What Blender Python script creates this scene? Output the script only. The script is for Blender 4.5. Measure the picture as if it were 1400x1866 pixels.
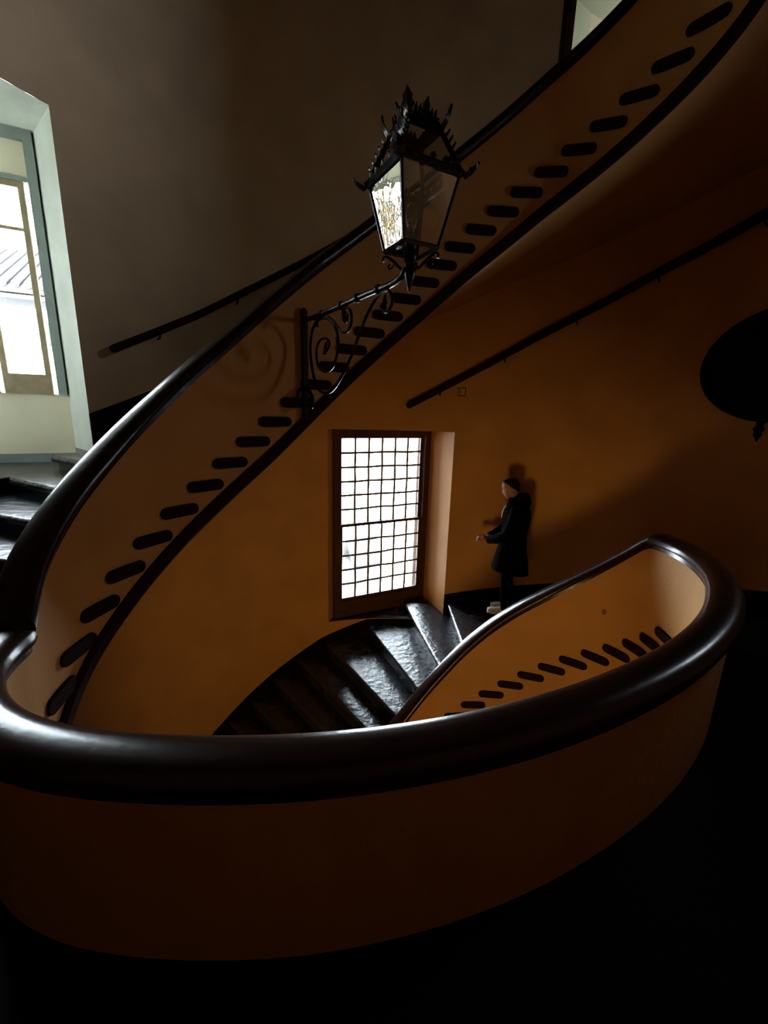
import bpy, bmesh, math, random
from mathutils import Vector, Matrix, Quaternion, noise
random.seed(7)
SC = bpy.context.scene
COL = SC.collection
for o in list(bpy.data.objects):
    bpy.data.objects.remove(o)

# ------------------------------------------------------------------ camera, sky, exposure
ZL = 1.56                                   # eye height above the landing: world z = 0 is the landing floor
PITCH, ROLL, FPX = 0.2363, 0.02817, 781.5
cam = bpy.data.cameras.new('camera')
camo = bpy.data.objects.new('camera', cam); COL.objects.link(camo)
cam.sensor_fit = 'HORIZONTAL'; cam.sensor_width = 36.0
cam.lens = 36.0 * FPX / 1400.0
cam.clip_start = 0.02
cp, sp, cr, sr = math.cos(PITCH), math.sin(PITCH), math.cos(ROLL), math.sin(ROLL)
fw = Vector((0, cp, -sp)); u0 = Vector((0, sp, cp)); r0 = Vector((1, 0, 0))
rt = cr * r0 + sr * u0; up = cr * u0 - sr * r0
M = Matrix((rt, up, -fw)).transposed().to_4x4()
M.translation = Vector((0, 0, ZL))
camo.matrix_world = M
SC.camera = camo

world = bpy.data.worlds.new('overcast_sky'); SC.world = world
world.use_nodes = True
bg = world.node_tree.nodes['Background']
bg.inputs[0].default_value = (0.78, 0.90, 1.0, 1)
bg.inputs[1].default_value = 1.0
SC.view_settings.view_transform = 'Standard'
SC.view_settings.look = 'None'
SC.view_settings.gamma = 1.0
SC.view_settings.use_curve_mapping = False
SC.view_settings.exposure = 5.35
SC.cycles.max_bounces = 10
SC.cycles.diffuse_bounces = 6
SC.cycles.glossy_bounces = 4
SC.cycles.transparent_max_bounces = 16
SC.cycles.caustics_reflective = False
SC.cycles.caustics_refractive = False
SC.cycles.sample_clamp_indirect = 4.0
SC.cycles.filter_width = 1.1

# ------------------------------------------------------------------ materials
def new_mat(name):
    m = bpy.data.materials.new(name); m.use_nodes = True
    nt = m.node_tree
    return m, nt, nt.nodes['Principled BSDF']
def mat(name, col, rough=0.6, metal=0.0, var=0.12, scale=6.0, bump=0.0, bscale=40.0, spec=0.5, col2=None, detail=6):
    m, nt, b = new_mat(name)
    N, L = nt.nodes, nt.links
    tc = N.new('ShaderNodeTexCoord')
    nz = N.new('ShaderNodeTexNoise'); nz.inputs['Scale'].default_value = scale; nz.inputs['Detail'].default_value = detail
    L.new(tc.outputs['Object'], nz.inputs['Vector'])
    rp = N.new('ShaderNodeValToRGB')
    c2 = col2 or tuple(c * (1 - var) for c in col)
    rp.color_ramp.elements[0].position = 0.35; rp.color_ramp.elements[1].position = 0.65
    rp.color_ramp.elements[0].color = (*c2, 1); rp.color_ramp.elements[1].color = (*col, 1)
    L.new(nz.outputs['Fac'], rp.inputs[0]); L.new(rp.outputs[0], b.inputs['Base Color'])
    b.inputs['Roughness'].default_value = rough; b.inputs['Metallic'].default_value = metal
    b.inputs['Specular IOR Level'].default_value = spec
    if bump:
        n2 = N.new('ShaderNodeTexNoise'); n2.inputs['Scale'].default_value = bscale; n2.inputs['Detail'].default_value = 4
        L.new(tc.outputs['Object'], n2.inputs['Vector'])
        bp = N.new('ShaderNodeBump'); bp.inputs['Strength'].default_value = bump; bp.inputs['Distance'].default_value = 0.02
        L.new(n2.outputs['Fac'], bp.inputs['Height']); L.new(bp.outputs[0], b.inputs['Normal'])
    return m
def glass_mat(name, tint=(1, 1, 1), ior=1.5, wavy=0.0, wscale=12.0):
    m = bpy.data.materials.new(name); m.use_nodes = True
    nt = m.node_tree; N, L = nt.nodes, nt.links
    N.remove(N['Principled BSDF']); out = N['Material Output']
    tr = N.new('ShaderNodeBsdfTransparent'); tr.inputs[0].default_value = (*tint, 1)
    gl = N.new('ShaderNodeBsdfGlossy'); gl.inputs['Roughness'].default_value = 0.02
    fr = N.new('ShaderNodeFresnel'); fr.inputs['IOR'].default_value = ior
    mx = N.new('ShaderNodeMixShader')
    L.new(fr.outputs[0], mx.inputs[0]); L.new(tr.outputs[0], mx.inputs[1]); L.new(gl.outputs[0], mx.inputs[2])
    L.new(mx.outputs[0], out.inputs[0])
    if wavy:
        tc = N.new('ShaderNodeTexCoord'); nz = N.new('ShaderNodeTexNoise'); nz.inputs['Scale'].default_value = wscale; nz.inputs['Detail'].default_value = 3
        bp = N.new('ShaderNodeBump'); bp.inputs['Strength'].default_value = wavy; bp.inputs['Distance'].default_value = 0.01
        L.new(tc.outputs['Object'], nz.inputs['Vector']); L.new(nz.outputs['Fac'], bp.inputs['Height']); L.new(bp.outputs[0], gl.inputs['Normal'])
    return m
PLASTER = mat('ochre_plaster', (0.50, 0.245, 0.075), 0.75, var=0.14, scale=2.2, bump=0.12, bscale=30, spec=0.25)
PLASTER_UP = mat('glare_greyed_ochre', (0.60, 0.43, 0.275), 0.75, var=0.14, scale=2.2, bump=0.12, bscale=30, spec=0.25)  # upper wall: window glare put into the colour as a greyer ochre
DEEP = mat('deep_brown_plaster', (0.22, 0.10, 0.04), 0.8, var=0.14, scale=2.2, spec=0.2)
PALE = mat('pale_plaster', (0.82, 0.86, 0.79), 0.8, var=0.1, scale=3, bump=0.1, bscale=30, spec=0.2)
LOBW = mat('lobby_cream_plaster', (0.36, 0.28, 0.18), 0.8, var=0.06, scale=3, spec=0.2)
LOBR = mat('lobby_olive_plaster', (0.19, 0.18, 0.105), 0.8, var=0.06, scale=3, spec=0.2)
CREAM = mat('cream_plaster', (0.93, 0.85, 0.63), 0.8, var=0.06, scale=3, spec=0.2)
STONE = mat('black_stone', (0.012, 0.013, 0.016), 0.26, var=0.5, scale=9, bump=0.5, bscale=12, spec=0.42, col2=(0.028, 0.031, 0.036))
SKIRT = mat('black_skirting', (0.005, 0.005, 0.006), 0.85, var=0.4, scale=5, spec=0.06)
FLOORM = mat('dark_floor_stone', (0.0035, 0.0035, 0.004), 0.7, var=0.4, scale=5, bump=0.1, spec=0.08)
RAIL = mat('dark_brown_gloss_paint', (0.022, 0.009, 0.006), 0.24, var=0.4, scale=5, bump=0.06, bscale=18, spec=0.35)
BAND = mat('dark_brown_paint', (0.022, 0.008, 0.007), 0.85, var=0.3, scale=7, spec=0.08)
TEND = mat('tread_end_stone', (0.020, 0.009, 0.008), 0.9, var=0.3, scale=12, spec=0.05)
IRON = mat('black_iron', (0.005, 0.0055, 0.006), 0.26, var=0.4, scale=20, bump=0.15, bscale=60, spec=0.3)
WOOD = mat('brown_window_wood', (0.075, 0.032, 0.014), 0.55, var=0.4, scale=14, spec=0.3)
LEAD = mat('window_lead', (0.10, 0.075, 0.06), 0.5, var=0.2, scale=30)
WOODL = mat('weathered_beige_wood', (0.42, 0.33, 0.19), 0.6, var=0.25, scale=12, spec=0.3)
GREY = mat('grey_green_paint', (0.30, 0.35, 0.33), 0.6, var=0.15, scale=4, spec=0.3)
GLASS = glass_mat('window_glass', (0.97, 0.98, 0.98), 1.45)
AMBER = glass_mat('warm_tint_glass', (0.97, 0.70, 0.38), 1.45)  # warm tint set to colour the light of the added window
LGLASS = glass_mat('lantern_glass', (0.9, 0.88, 0.84), 1.75, 0.25, 9)
BULB = glass_mat('amber_bulb_glass', (0.85, 0.55, 0.25), 1.6)
EXTW = mat('pale_exterior_wall', (0.74, 0.68, 0.62), 0.9, var=0.06, scale=0.6)
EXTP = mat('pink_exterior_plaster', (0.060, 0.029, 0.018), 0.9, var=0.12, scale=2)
WINGM = mat('shade_wing_dark', (0.16, 0.11, 0.08), 0.9, var=0.2, scale=1)  # dark, so the added shading block throws back little light
ROOFT = mat('terracotta_tile', (0.050, 0.042, 0.038), 0.9, var=0.25, scale=1.5)
EXTD = mat('shutter_paint', (0.036, 0.035, 0.036), 0.8, var=0.2, scale=2)
STREET = mat('street_paving', (0.35, 0.33, 0.31), 0.9, var=0.2, scale=0.5)
SKIN = mat('skin', (0.34, 0.17, 0.11), 0.5, var=0.1, scale=12, spec=0.35)
HAIR = mat('dark_hair', (0.006, 0.004, 0.004), 0.7, var=0.4, scale=60, bump=0.4, bscale=150, spec=0.15)
COAT = mat('black_coat_cloth', (0.0022, 0.0022, 0.003), 1.0, var=0.3, scale=20, bump=0.2, bscale=60, spec=0.03)
TROUS = mat('black_trouser_cloth', (0.003, 0.003, 0.004), 1.0, var=0.3, scale=20, spec=0.03)
SHOE = mat('white_leather', (0.70, 0.70, 0.68), 0.5, var=0.06, scale=20)
SOLE = mat('white_rubber', (0.62, 0.62, 0.60), 0.6, var=0.08, scale=20)
CORD = mat('white_cord', (0.75, 0.75, 0.74), 0.6, var=0.05, scale=30)
EYE = mat('eye_dark', (0.02, 0.015, 0.012), 0.2, var=0.1)
PLATE = mat('ochre_plate', (0.46, 0.26, 0.10), 0.5, var=0.05)

# ------------------------------------------------------------------ mesh helpers
def link_mesh(name, verts, faces, material, parent=None, smooth=None, loc=None):
    me = bpy.data.meshes.new(name)
    me.from_pydata([tuple(v) for v in verts], [], faces)
    me.update()
    bm = bmesh.new(); bm.from_mesh(me)
    bmesh.ops.recalc_face_normals(bm, faces=bm.faces[:]); bm.to_mesh(me); bm.free()
    if smooth is not None:
        me.polygons.foreach_set('use_smooth', [True] * len(me.polygons))
        me.set_sharp_from_angle(angle=math.radians(smooth))
    me.materials.append(material)
    return link_data(name, me, parent, loc)
def link_data(name, me, parent=None, loc=None):
    o = bpy.data.objects.new(name, me); COL.objects.link(o)
    if parent is not None:
        o.parent = parent
        o.matrix_parent_inverse = parent.matrix_basis.inverted()
    if loc is not None: o.location = loc
    return o
def empty(name, loc=(0, 0, 0), parent=None):
    o = bpy.data.objects.new(name, None); COL.objects.link(o); o.location = loc
    o.empty_display_size = 0.1
    if parent is not None:
        o.parent = parent; o.matrix_parent_inverse = parent.matrix_basis.inverted()
    return o
def tag(o, label=None, cat=None, group=None, kind=None):
    if label: o['label'] = label
    if cat: o['category'] = cat
    if group: o['group'] = group
    if kind: o['kind'] = kind
    return o
def loft(rings, cap=True, closed=True):
    n = len(rings[0]); V = [p for r in rings for p in r]; F = []
    for i in range(len(rings) - 1):
        for j in range(n if closed else n - 1):
            k = (j + 1) % n
            F.append((i * n + j, i * n + k, (i + 1) * n + k, (i + 1) * n + j))
    if cap:
        F.append(tuple(range(n - 1, -1, -1))); F.append(tuple((len(rings) - 1) * n + j for j in range(n)))
    return V, F
class Acc:
    """collects several shapes into one mesh"""
    def __init__(s): s.V = []; s.F = []
    def add(s, VF):
        o = len(s.V); s.V += [Vector(v) for v in VF[0]]; s.F += [tuple(i + o for i in f) for f in VF[1]]; return s
    def build(s, name, material, parent=None, smooth=None): return link_mesh(name, s.V, s.F, material, parent, smooth)
def box(c, sx, sy, sz, ax=None):
    """box centred at c, axes ax=(x,y,z vectors)"""
    ax = ax or (Vector((1, 0, 0)), Vector((0, 1, 0)), Vector((0, 0, 1)))
    V = []
    for k in (-1, 1):
        for j, i in ((-1, -1), (-1, 1), (1, 1), (1, -1)):
            V.append(Vector(c) + ax[0] * (i * sx / 2) + ax[1] * (j * sy / 2) + ax[2] * (k * sz / 2))
    return V, [(3, 2, 1, 0), (4, 5, 6, 7), (0, 1, 5, 4), (1, 2, 6, 5), (2, 3, 7, 6), (3, 0, 4, 7)]
def tube(pts, rad, n=8, cap=True, flat=None):
    pts = [Vector(p) for p in pts]
    R = rad if isinstance(rad, (list, tuple)) else [rad] * len(pts)
    rings = []; prev = None
    for i, p in enumerate(pts):
        t = (pts[min(i + 1, len(pts) - 1)] - pts[max(i - 1, 0)]).normalized()
        if prev is None:
            a = Vector((0, 0, 1)) if abs(t.z) < 0.9 else Vector((1, 0, 0))
            nn = (a - t * a.dot(t)).normalized()
        else:
            nn = (prev - t * prev.dot(t)).normalized()
        prev = nn; bb = t.cross(nn)
        rings.append([p + (nn * math.cos(2 * math.pi * k / n) + bb * math.sin(2 * math.pi * k / n)) * R[i] for k in range(n)])
    return loft(rings, cap)
def catmull(pts, per=6):
    pts = [Vector(p) for p in pts]; out = []
    for i in range(len(pts) - 1):
        p0 = pts[max(i - 1, 0)]; p1 = pts[i]; p2 = pts[i + 1]; p3 = pts[min(i + 2, len(pts) - 1)]
        for k in range(per):
            t = k / per
            out.append(0.5 * ((2 * p1) + (p2 - p0) * t + (2 * p0 - 5 * p1 + 4 * p2 - p3) * t * t + (3 * p1 - p0 - 3 * p2 + p3) * t ** 3))
    out.append(pts[-1]); return out
def lathe(prof, c, n=16):
    rings = [[Vector((c[0] + r * math.cos(2 * math.pi * k / n), c[1] + r * math.sin(2 * math.pi * k / n), c[2] + z)) for k in range(n)] for r, z in prof]
    return loft(rings)
def interp(x, tab):
    if x <= tab[0][0]: 
        a, b = tab[0], tab[1]
    elif x >= tab[-1][0]:
        a, b = tab[-2], tab[-1]
    else:
        for a, b in zip(tab, tab[1:]):
            if x <= b[0]: break
    return a[1] + (b[1] - a[1]) * (x - a[0]) / (b[0] - a[0])
def smoothtab(tab, x, r=5.0):
    return sum(interp(x + d * r / 3, tab) * w for d, w in ((-3, 1), (-2, 2), (-1, 3), (0, 4), (1, 3), (2, 2), (3, 1))) / 16

# ------------------------------------------------------------------ plan of the stair: an oval well in a round stairwell
CX, CY, EA, EB, EPH = 0.3287, 2.3906, 1.9452, 1.2272, 0.4673
RW = 3.5
C2, S2 = math.cos(EPH), math.sin(EPH)
DELTA = [(-180, 0.0), (-170, 0.07), (-155, 0.08), (-135, 0.0), (-115, -0.04), (-90, -0.08), (-70, -0.09), (-50, -0.09), (-30, -0.06), (-14, -0.02), (0, 0.0), (180, 0.0)]
def wrap(t):
    while t > 180: t -= 360
    while t <= -180: t += 360
    return t
def plan(tau, w=0.0):
    """point at angle tau (deg) on the well edge, moved w outwards (towards the wall)"""
    t = wrap(tau); a = math.radians(t)
    x, y = EA * math.cos(a), EB * math.sin(a)
    nx, ny = math.cos(a) / EA, math.sin(a) / EB
    l = math.hypot(nx, ny); nx /= l; ny /= l
    d = smoothtab(DELTA, t, 8) + w if -175 < t < 175 else interp(t, DELTA) + w
    x += nx * d; y += ny * d
    return Vector((CX + C2 * x - S2 * y, CY + S2 * x + C2 * y, 0))
def nrm(tau):
    a = math.radians(tau)
    nx, ny = math.cos(a) / EA, math.sin(a) / EB
    l = math.hypot(nx, ny)
    return Vector((C2 * nx - S2 * ny, S2 * nx + C2 * ny, 0)) / l
def wallw(tau, R=RW):
    """distance along the normal from the well edge to the round wall"""
    p = plan(tau) - Vector((CX, CY, 0)); n = nrm(tau)
    b = p.dot(n); c = p.dot(p) - R * R
    return -b + math.sqrt(b * b - c)
def P(tau, w, z):
    v = plan(tau) + nrm(tau) * w; v.z = z + ZL; return v
def circ(deg, z, R=RW):
    a = math.radians(deg)
    return Vector((CX + R * math.cos(a), CY + R * math.sin(a), z + ZL))
def V3(x, y, z): return Vector((x, y, z + ZL))

TH = [184, 177, 170, 162.6, 155.2, 147.8, 140.5, 133.7, 127.3, 121.3, 115.7, 110.4, 105.3, 100.5, 96.2, 91.9, 87.6, 83.2, 78.8, 74.4, 70.2, 65.8, 60.8, 55.4, 49.8, 43.8, 37.2, 30.2, 23, 15.3, 7.3, -0.5, -7.5, -14, -20, -26, -32]
KTAB = [(k - 2, t) for k, t in enumerate(TH)]
TTAB = [(-t, k) for k, t in KTAB]
def th_of(k): return interp(k, KTAB)
def k_of(th): return interp(-th, TTAB)
UP0, RISE = -1.291, 0.135          # top of upper tread k: UP0 + RISE*k
LO0, LRISE, KOFF = -2.735, 0.1306, 22.6   # top of lower tread j: LO0 + LRISE*j, standing at k = KOFF + j
ZLAND = -1.56
def z_up(th): return UP0 + RISE * k_of(th)
def z_lo(th): return LO0 + LRISE * (k_of(th) - KOFF)

def tau_of_ang(ang):
    """tau whose normal meets the wall at polar angle ang (deg)"""
    best = None
    for i in range(-180 * 4, 180 * 4):
        t = i / 4; p = P(t, wallw(t), 0)
        a = math.degrees(math.atan2(p.y - CY, p.x - CX)); e = abs((a - ang + 180) % 360 - 180)
        if best is None or e < best[0]: best = (e, t)
    return best[1]

# ------------------------------------------------------------------ generic stair parts
def step(parent, k, ztop, rise, end_mat=TEND, ext=0.0, half=0.125, thick=0.07, lines=None):
    """a stone tread with rounded nosing whose end shows on the well face, plus its riser"""
    th = th_of(k)
    def tangent(t):
        d = plan(t - 0.5) - plan(t + 0.5); return d
    sp = tangent(th).length            # metres per degree
    dn = half / sp
    tn, tb = th + dn, th - dn
    wn, wb = wallw(tn) + 0.02 + ext, wallw(tb) + 0.02 + ext
    A0, B0 = P(tn, 0.03, 0), P(tb, 0.03, 0)
    A1, B1 = P(tn, wn, 0), P(tb, wb, 0)
    if lines:                          # explicit nosing and back lines: (inner tau, outer polar angle)
        (tn, pn1), (tb, pb1) = lines
        A0, B0 = P(tn, 0.03, 0), P(tb, 0.03, 0)
        A1, B1 = circ(pn1, 0, RW + 0.02 + ext), circ(pb1, 0, RW + 0.02 + ext)
        for q in (A0, B0, A1, B1): q.z = ZL
    r = thick / 2
    def ring(A, B):
        A = A.copy(); B = B.copy(); d = (B - A); L = d.length; d /= L
        pts = []
        for q in range(7):
            a = math.pi / 2 + math.pi * q / 6
            pts.append(A + d * (r + r * math.cos(a)) + Vector((0, 0, ztop - r + r * math.sin(a))))
        for q in range(7):
            a = -math.pi / 2 + math.pi * q / 6
            pts.append(B + d * (-r + r * math.cos(a)) + Vector((0, 0, ztop - r + r * math.sin(a))))
        return pts
    rings = []
    for f in (0, 0.02, 0.05, 0.2, 0.4, 0.6, 0.8, 1.0):
        A = A0.lerp(A1, f); B = B0.lerp(B1, f); rings.append(ring(A, B))
    V, F = loft(rings)
    t = link_mesh('step', V, F, STONE, parent, 40)
    if not lines:                      # the painted end seen on the well face
        link_mesh('tread_end', *loft([ring(P(tn, o, 0), P(tb, o, 0)) for o in (-0.014, 0.03)]), end_mat, t, 40)
    # riser under the nosing
    tr = tn - 0.03 / sp
    a0, a1 = P(tr, 0.06, 0), P(tr, wallw(tr) + 0.02 + ext, 0)
    b0, b1 = P(tr - 0.05 / sp, 0.06, 0), P(tr - 0.05 / sp, wallw(tr) + 0.02 + ext, 0)
    if lines:
        back = (B0 - A0).normalized() * 0.035; back2 = (B1 - A1).normalized() * 0.035
        a0, a1, b0, b1 = A0 + back, A1 + back2, A0 + back * 2.5, A1 + back2 * 2.5
    z1 = Vector((0, 0, ztop - thick + 0.004)); z0 = Vector((0, 0, ztop - rise - 0.004))
    V = [a0 + z0, a1 + z0, b1 + z0, b0 + z0, a0 + z1, a1 + z1, b1 + z1, b0 + z1]
    link_mesh('riser', V, [(3, 2, 1, 0), (4, 5, 6, 7), (0, 1, 5, 4), (1, 2, 6, 5), (2, 3, 7, 6), (3, 0, 4, 7)], STONE, t)
    return t
def frange(a, b, n): return [a + (b - a) * i / n for i in range(n + 1)]
def sweep(name, taus, prof, material, parent=None, smooth=35):
    """prof(tau) -> closed list of (w, z)"""
    rings = [[P(t, w, z) for w, z in prof(t)] for t in taus]
    V, F = loft(rings)
    return link_mesh(name, V, F, material, parent, smooth)
RAILP = []                                  # hand rail section, (w, drop below the top)
def railsec():
    pts = [(-0.012, -0.118), (-0.012, -0.088), (-0.030, -0.078)]
    for q in range(13):                      # full rounded top
        a = math.pi - q * math.pi / 12
        pts.append((0.049 + 0.085 * math.copysign(abs(math.cos(a)) ** 0.8, math.cos(a)), -0.062 + 0.062 * math.sin(a) ** 0.9))
    pts += [(0.128, -0.078), (0.110, -0.088), (0.110, -0.118)]
    return pts
RS = railsec()
TW = 0.098                                  # thickness of the parapet wall
def parapet(name, taus, ztop, zbot, label):
    root = empty(name, P(taus[len(taus) // 2], 0.05, zbot(taus[len(taus) // 2])))
    tag(root, label, 'parapet')
    sweep('parapet_wall', taus, lambda t: [(0, zbot(t)), (0, ztop(t) - 0.10), (TW, ztop(t) - 0.10), (TW, zbot(t))], PLASTER, root, 30)
    sweep('handrail', taus, lambda t: [(w, ztop(t) + d) for w, d in RS], RAIL, root, 35)
    return root

# ------------------------------------------------------------------ the setting: round wall with deep window openings
UU = Vector((0.8928, 0.4505, 0)); VV = Vector((-0.4505, 0.8928, 0)); ZZ = Vector((0, 0, 1))
OPEN = [(80.3, 108.3, -3.05, -0.28), (151.7, 174.0, -0.616, 2.27), (47.0, 64.3, 2.65, 4.15), (239.0, 254.0, -3.4, -2.3), (364.5, 370.0, 0.35, 1.15)]  # last two are added openings for extra daylight
ZBOT, ZTOP = -5.95, 6.3
def wall(name, a0, a1):
    A = {a0, a1}; a = math.ceil(a0 / 2.5) * 2.5
    while a < a1: A.add(a); a += 2.5
    Zs = {ZBOT, ZTOP} | {ZBOT + 0.25 * i for i in range(1, 49)}
    for o in OPEN:
        for q in o[:2]:
            if a0 <= q <= a1: A.add(q)
        Zs |= {o[2], o[3]}
    A = sorted(A); Zs = sorted(Zs)
    Zs = [z for i, z in enumerate(Zs) if i == 0 or z - Zs[i - 1] > 1e-6]
    MI = []; tau = {a: tau_of_ang((a + 180) % 360 - 180) for a in A}
    V = [circ(a, z) for a in A for z in Zs]; n = len(Zs); F = []
    for i in range(len(A) - 1):
        am = (A[i] + A[i + 1]) / 2
        for j in range(n - 1):
            zm = (Zs[j] + Zs[j + 1]) / 2
            if any(o[0] < am < o[1] and o[2] < zm < o[3] for o in OPEN): continue
            F.append((i * n + j, (i + 1) * n + j, (i + 1) * n + j + 1, i * n + j + 1))
            t = (tau[A[i]] + tau[A[i + 1]]) / 2
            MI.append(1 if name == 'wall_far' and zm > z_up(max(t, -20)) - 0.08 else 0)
    o = tag(link_mesh(name, V, F, PLASTER, None, 30), kind='structure')
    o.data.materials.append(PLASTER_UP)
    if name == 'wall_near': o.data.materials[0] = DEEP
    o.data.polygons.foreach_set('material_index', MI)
    return o
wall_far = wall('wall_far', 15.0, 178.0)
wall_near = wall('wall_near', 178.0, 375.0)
def disc(name, z, material, zt=0.2):
    V = [circ(a, z, RW + 0.05) for a in range(0, 360, 5)] + [circ(a, z - zt, RW + 0.05) for a in range(0, 360, 5)]
    n = 72
    F = [tuple(range(n)), tuple(range(2 * n - 1, n - 1, -1))] + [(i, (i + 1) % n, n + (i + 1) % n, n + i) for i in range(n)]
    return tag(link_mesh(name, V, F, material), kind='structure')
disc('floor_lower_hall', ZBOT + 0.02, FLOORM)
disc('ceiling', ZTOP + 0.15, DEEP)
def embrasure(a0, a1, z0, z1, BL, BR, mats, extra_floor=True):
    """reveals, soffit and floor between the mouth on the round wall (a0 right .. a1 left) and the back edge BL..BR"""
    arc = frange(a1, a0, 10)
    mL, mR = circ(a1, 0), circ(a0, 0)
    def at(p, z): return Vector((p[0], p[1], z + ZL))
    link_mesh('reveal', [circ(a1, z0), at(BL, z0), at(BL, z1), circ(a1, z1)], [(0, 1, 2, 3)], mats[0], wall_far)
    link_mesh('reveal', [circ(a0, z0), at(BR, z0), at(BR, z1), circ(a0, z1)], [(0, 1, 2, 3)], mats[0], wall_far)
    V = [circ(a, z1) for a in arc] + [at(BR, z1), at(BL, z1)]
    link_mesh('lintel_soffit', V, [tuple(range(len(V)))], mats[1], wall_far)
    V = [circ(a, z0, RW + 0.01) for a in arc] + [at(BR, z0), at(BL, z0)]
    V2 = [v - ZZ * 0.12 for v in V]; n = len(V)
    link_mesh('sill', V + V2, [tuple(range(n)), tuple(range(2 * n - 1, n - 1, -1))] + [(i, (i + 1) % n, n + (i + 1) % n, n + i) for i in range(n)], mats[2], wall_far)
def outer_jambs(BL, BR, z0, z1, depth, material):
    q = []
    for p, z in ((BL, z0), (BR, z0), (BR, z1), (BL, z1)): q.append(Vector((p[0], p[1], z + ZL)))
    V = q + [v + VV * depth for v in q]
    link_mesh('outer_reveal', V, [(i, (i + 1) % 4, 4 + (i + 1) % 4, 4 + i) for i in range(4)], material, wall_far)
    # facade around the opening, seen only from outside
def portal(name, c, ax, w, h):
    li = bpy.data.lights.new(name, 'AREA'); li.shape = 'RECTANGLE'; li.size = w; li.size_y = h
    o = bpy.data.objects.new(name, li); COL.objects.link(o)
    zax = -ax                                  # area lights shine along -Z; ax points indoors
    x = ZZ.cross(zax).normalized(); y = zax.cross(x)
    m = Matrix((x, y, zax)).transposed().to_4x4(); m.translation = c; o.matrix_world = m
    li.cycles.is_portal = True
    return o

# central window ------------------------------------------------------
W1L = Vector((-0.72, 5.85, 0)); W1W = 1.545
W1R = W1L + UU * W1W
embrasure(80.3, 108.3, -3.05, -0.28, W1L, W1R, (PLASTER, PLASTER, STONE))
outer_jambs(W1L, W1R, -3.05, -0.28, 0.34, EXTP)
portal('daylight_portal', W1L + UU * W1W / 2 + VV * 0.36 + ZZ * (ZL - 1.66), -VV, W1W, 2.76)
AX = (UU, VV, ZZ)
def barbox(A, t0, t1, z0, z1, d0, d1):
    """box in a window plane: t along UU from A, heights z0..z1, depth d0..d1 along VV"""
    c = A + UU * ((t0 + t1) / 2) + VV * ((d0 + d1) / 2) + ZZ * ((z0 + z1) / 2 + ZL)
    return box(c, t1 - t0, d1 - d0, z1 - z0, AX)
w1 = empty('window_1', W1L + UU * W1W / 2 + ZZ * (ZL - 3.05)); tag(w1, 'tall leaded sash window in brown wooden frame behind the steps', kind='structure')
a = Acc()
for q in ((0, W1W, -0.37, -0.28), (0, W1W, -3.05, -2.80), (0, 0.095, -2.80, -0.37), (W1W - 0.10, W1W, -2.80, -0.37)):
    a.add(barbox(W1L, *q, -0.05, 0.07))
a.build('window_frame', WOOD, w1)
def sash(z0, z1, rows, cols, d):
    T0, T1 = 0.095, W1W - 0.10
    st = 0.042
    a = Acc()
    a.add(barbox(W1L, T0, T1, z0, z0 + st, d, d + 0.04)).add(barbox(W1L, T0, T1, z1 - st, z1, d, d + 0.04))
    a.add(barbox(W1L, T0, T0 + st, z0 + st, z1 - st, d, d + 0.04)).add(barbox(W1L, T1 - st, T1, z0 + st, z1 - st, d, d + 0.04))
    s = a.build('sash', WOOD, w1)
    g0, g1, h0, h1 = T0 + st, T1 - st, z0 + st, z1 - st
    pw, ph = (g1 - g0) / cols, (h1 - h0) / rows
    b = barbox(W1L, 0, pw - 0.004, 0, ph - 0.004, d + 0.018, d + 0.022)
    base = b[0][0].copy()
    me = None
    for i in range(cols):
        for j in range(rows):
            off = UU * (g0 + i * pw + 0.002) + ZZ * (h0 + j * ph + 0.002)
            if me is None:
                p = link_mesh('pane', b[0], b[1], GLASS, s); me = p.data
            else:
                p = link_data('pane', me, s)
            p.location = off
            p.rotation_euler = (0, 0, 0)
    for i in range(1, cols):
        a = Acc(); pts = []
        for j in range(rows + 1):
            wob = (random.random() - 0.5) * 0.010 if 0 < j < rows else 0
            pts.append(W1L + UU * (g0 + i * pw + wob) + VV * (d + 0.02) + ZZ * (h0 + j * ph + ZL))
        link_mesh('lead_bar', *tube(pts, 0.0155, 6), LEAD, s)
    for j in range(1, rows):
        pts = []
        for i in range(cols + 1):
            wob = (random.random() - 0.5) * 0.016 if 0 < i < cols else 0
            pts.append(W1L + UU * (g0 + i * pw) + VV * (d + 0.02) + ZZ * (h0 + j * ph + wob + ZL))
        link_mesh('lead_bar', *tube(pts, 0.0155, 6), LEAD, s)
sash(-1.66, -0.37, 6, 6, 0.015)
sash(-2.80, -1.62, 5, 6, -0.03)
a = Acc(); a.add(barbox(W1L, W1W * 0.5 - 0.07, W1W * 0.5 + 0.07, -1.655, -1.635, -0.055, -0.03)); a.build('sash_lift', IRON, w1)

# left window (upper flight) ------------------------------------------
W2R = Vector((-3.2, 4.44, 0)); W2W = 1.9
W2L = W2R - UU * W2W
embrasure(151.7, 174.0, -0.616, 2.27, W2L, W2R, (PALE, PALE, STONE))
def at2(t, z, d): return W2R - UU * t + VV * d + ZZ * (z + ZL)
link_mesh('window_breast', *barbox(W2L, 0, W2W, -0.616, 0.05, 0.0, 0.12), CREAM, wall_far)
outer_jambs(W2L, W2R, 0.05, 2.27, 0.30, CREAM)
portal('daylight_portal', W2L + UU * W2W / 2 + VV * 0.32 + ZZ * (ZL + 1.16), -VV, W2W, 2.2)
w2 = empty('window_2', W2L + UU * W2W / 2 + ZZ * (ZL + 0.05)); tag(w2, 'bright tall casement window beside the upper steps', kind='structure')
a = Acc()
for q in ((0, W2W, 2.19, 2.27), (0, 0.07, 0.05, 2.19), (W2W - 0.07, W2W, 0.05, 2.19)):
    a.add(barbox(W2L, *q, -0.06, 0.06))
a.build('window_frame', GREY, w2)
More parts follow.
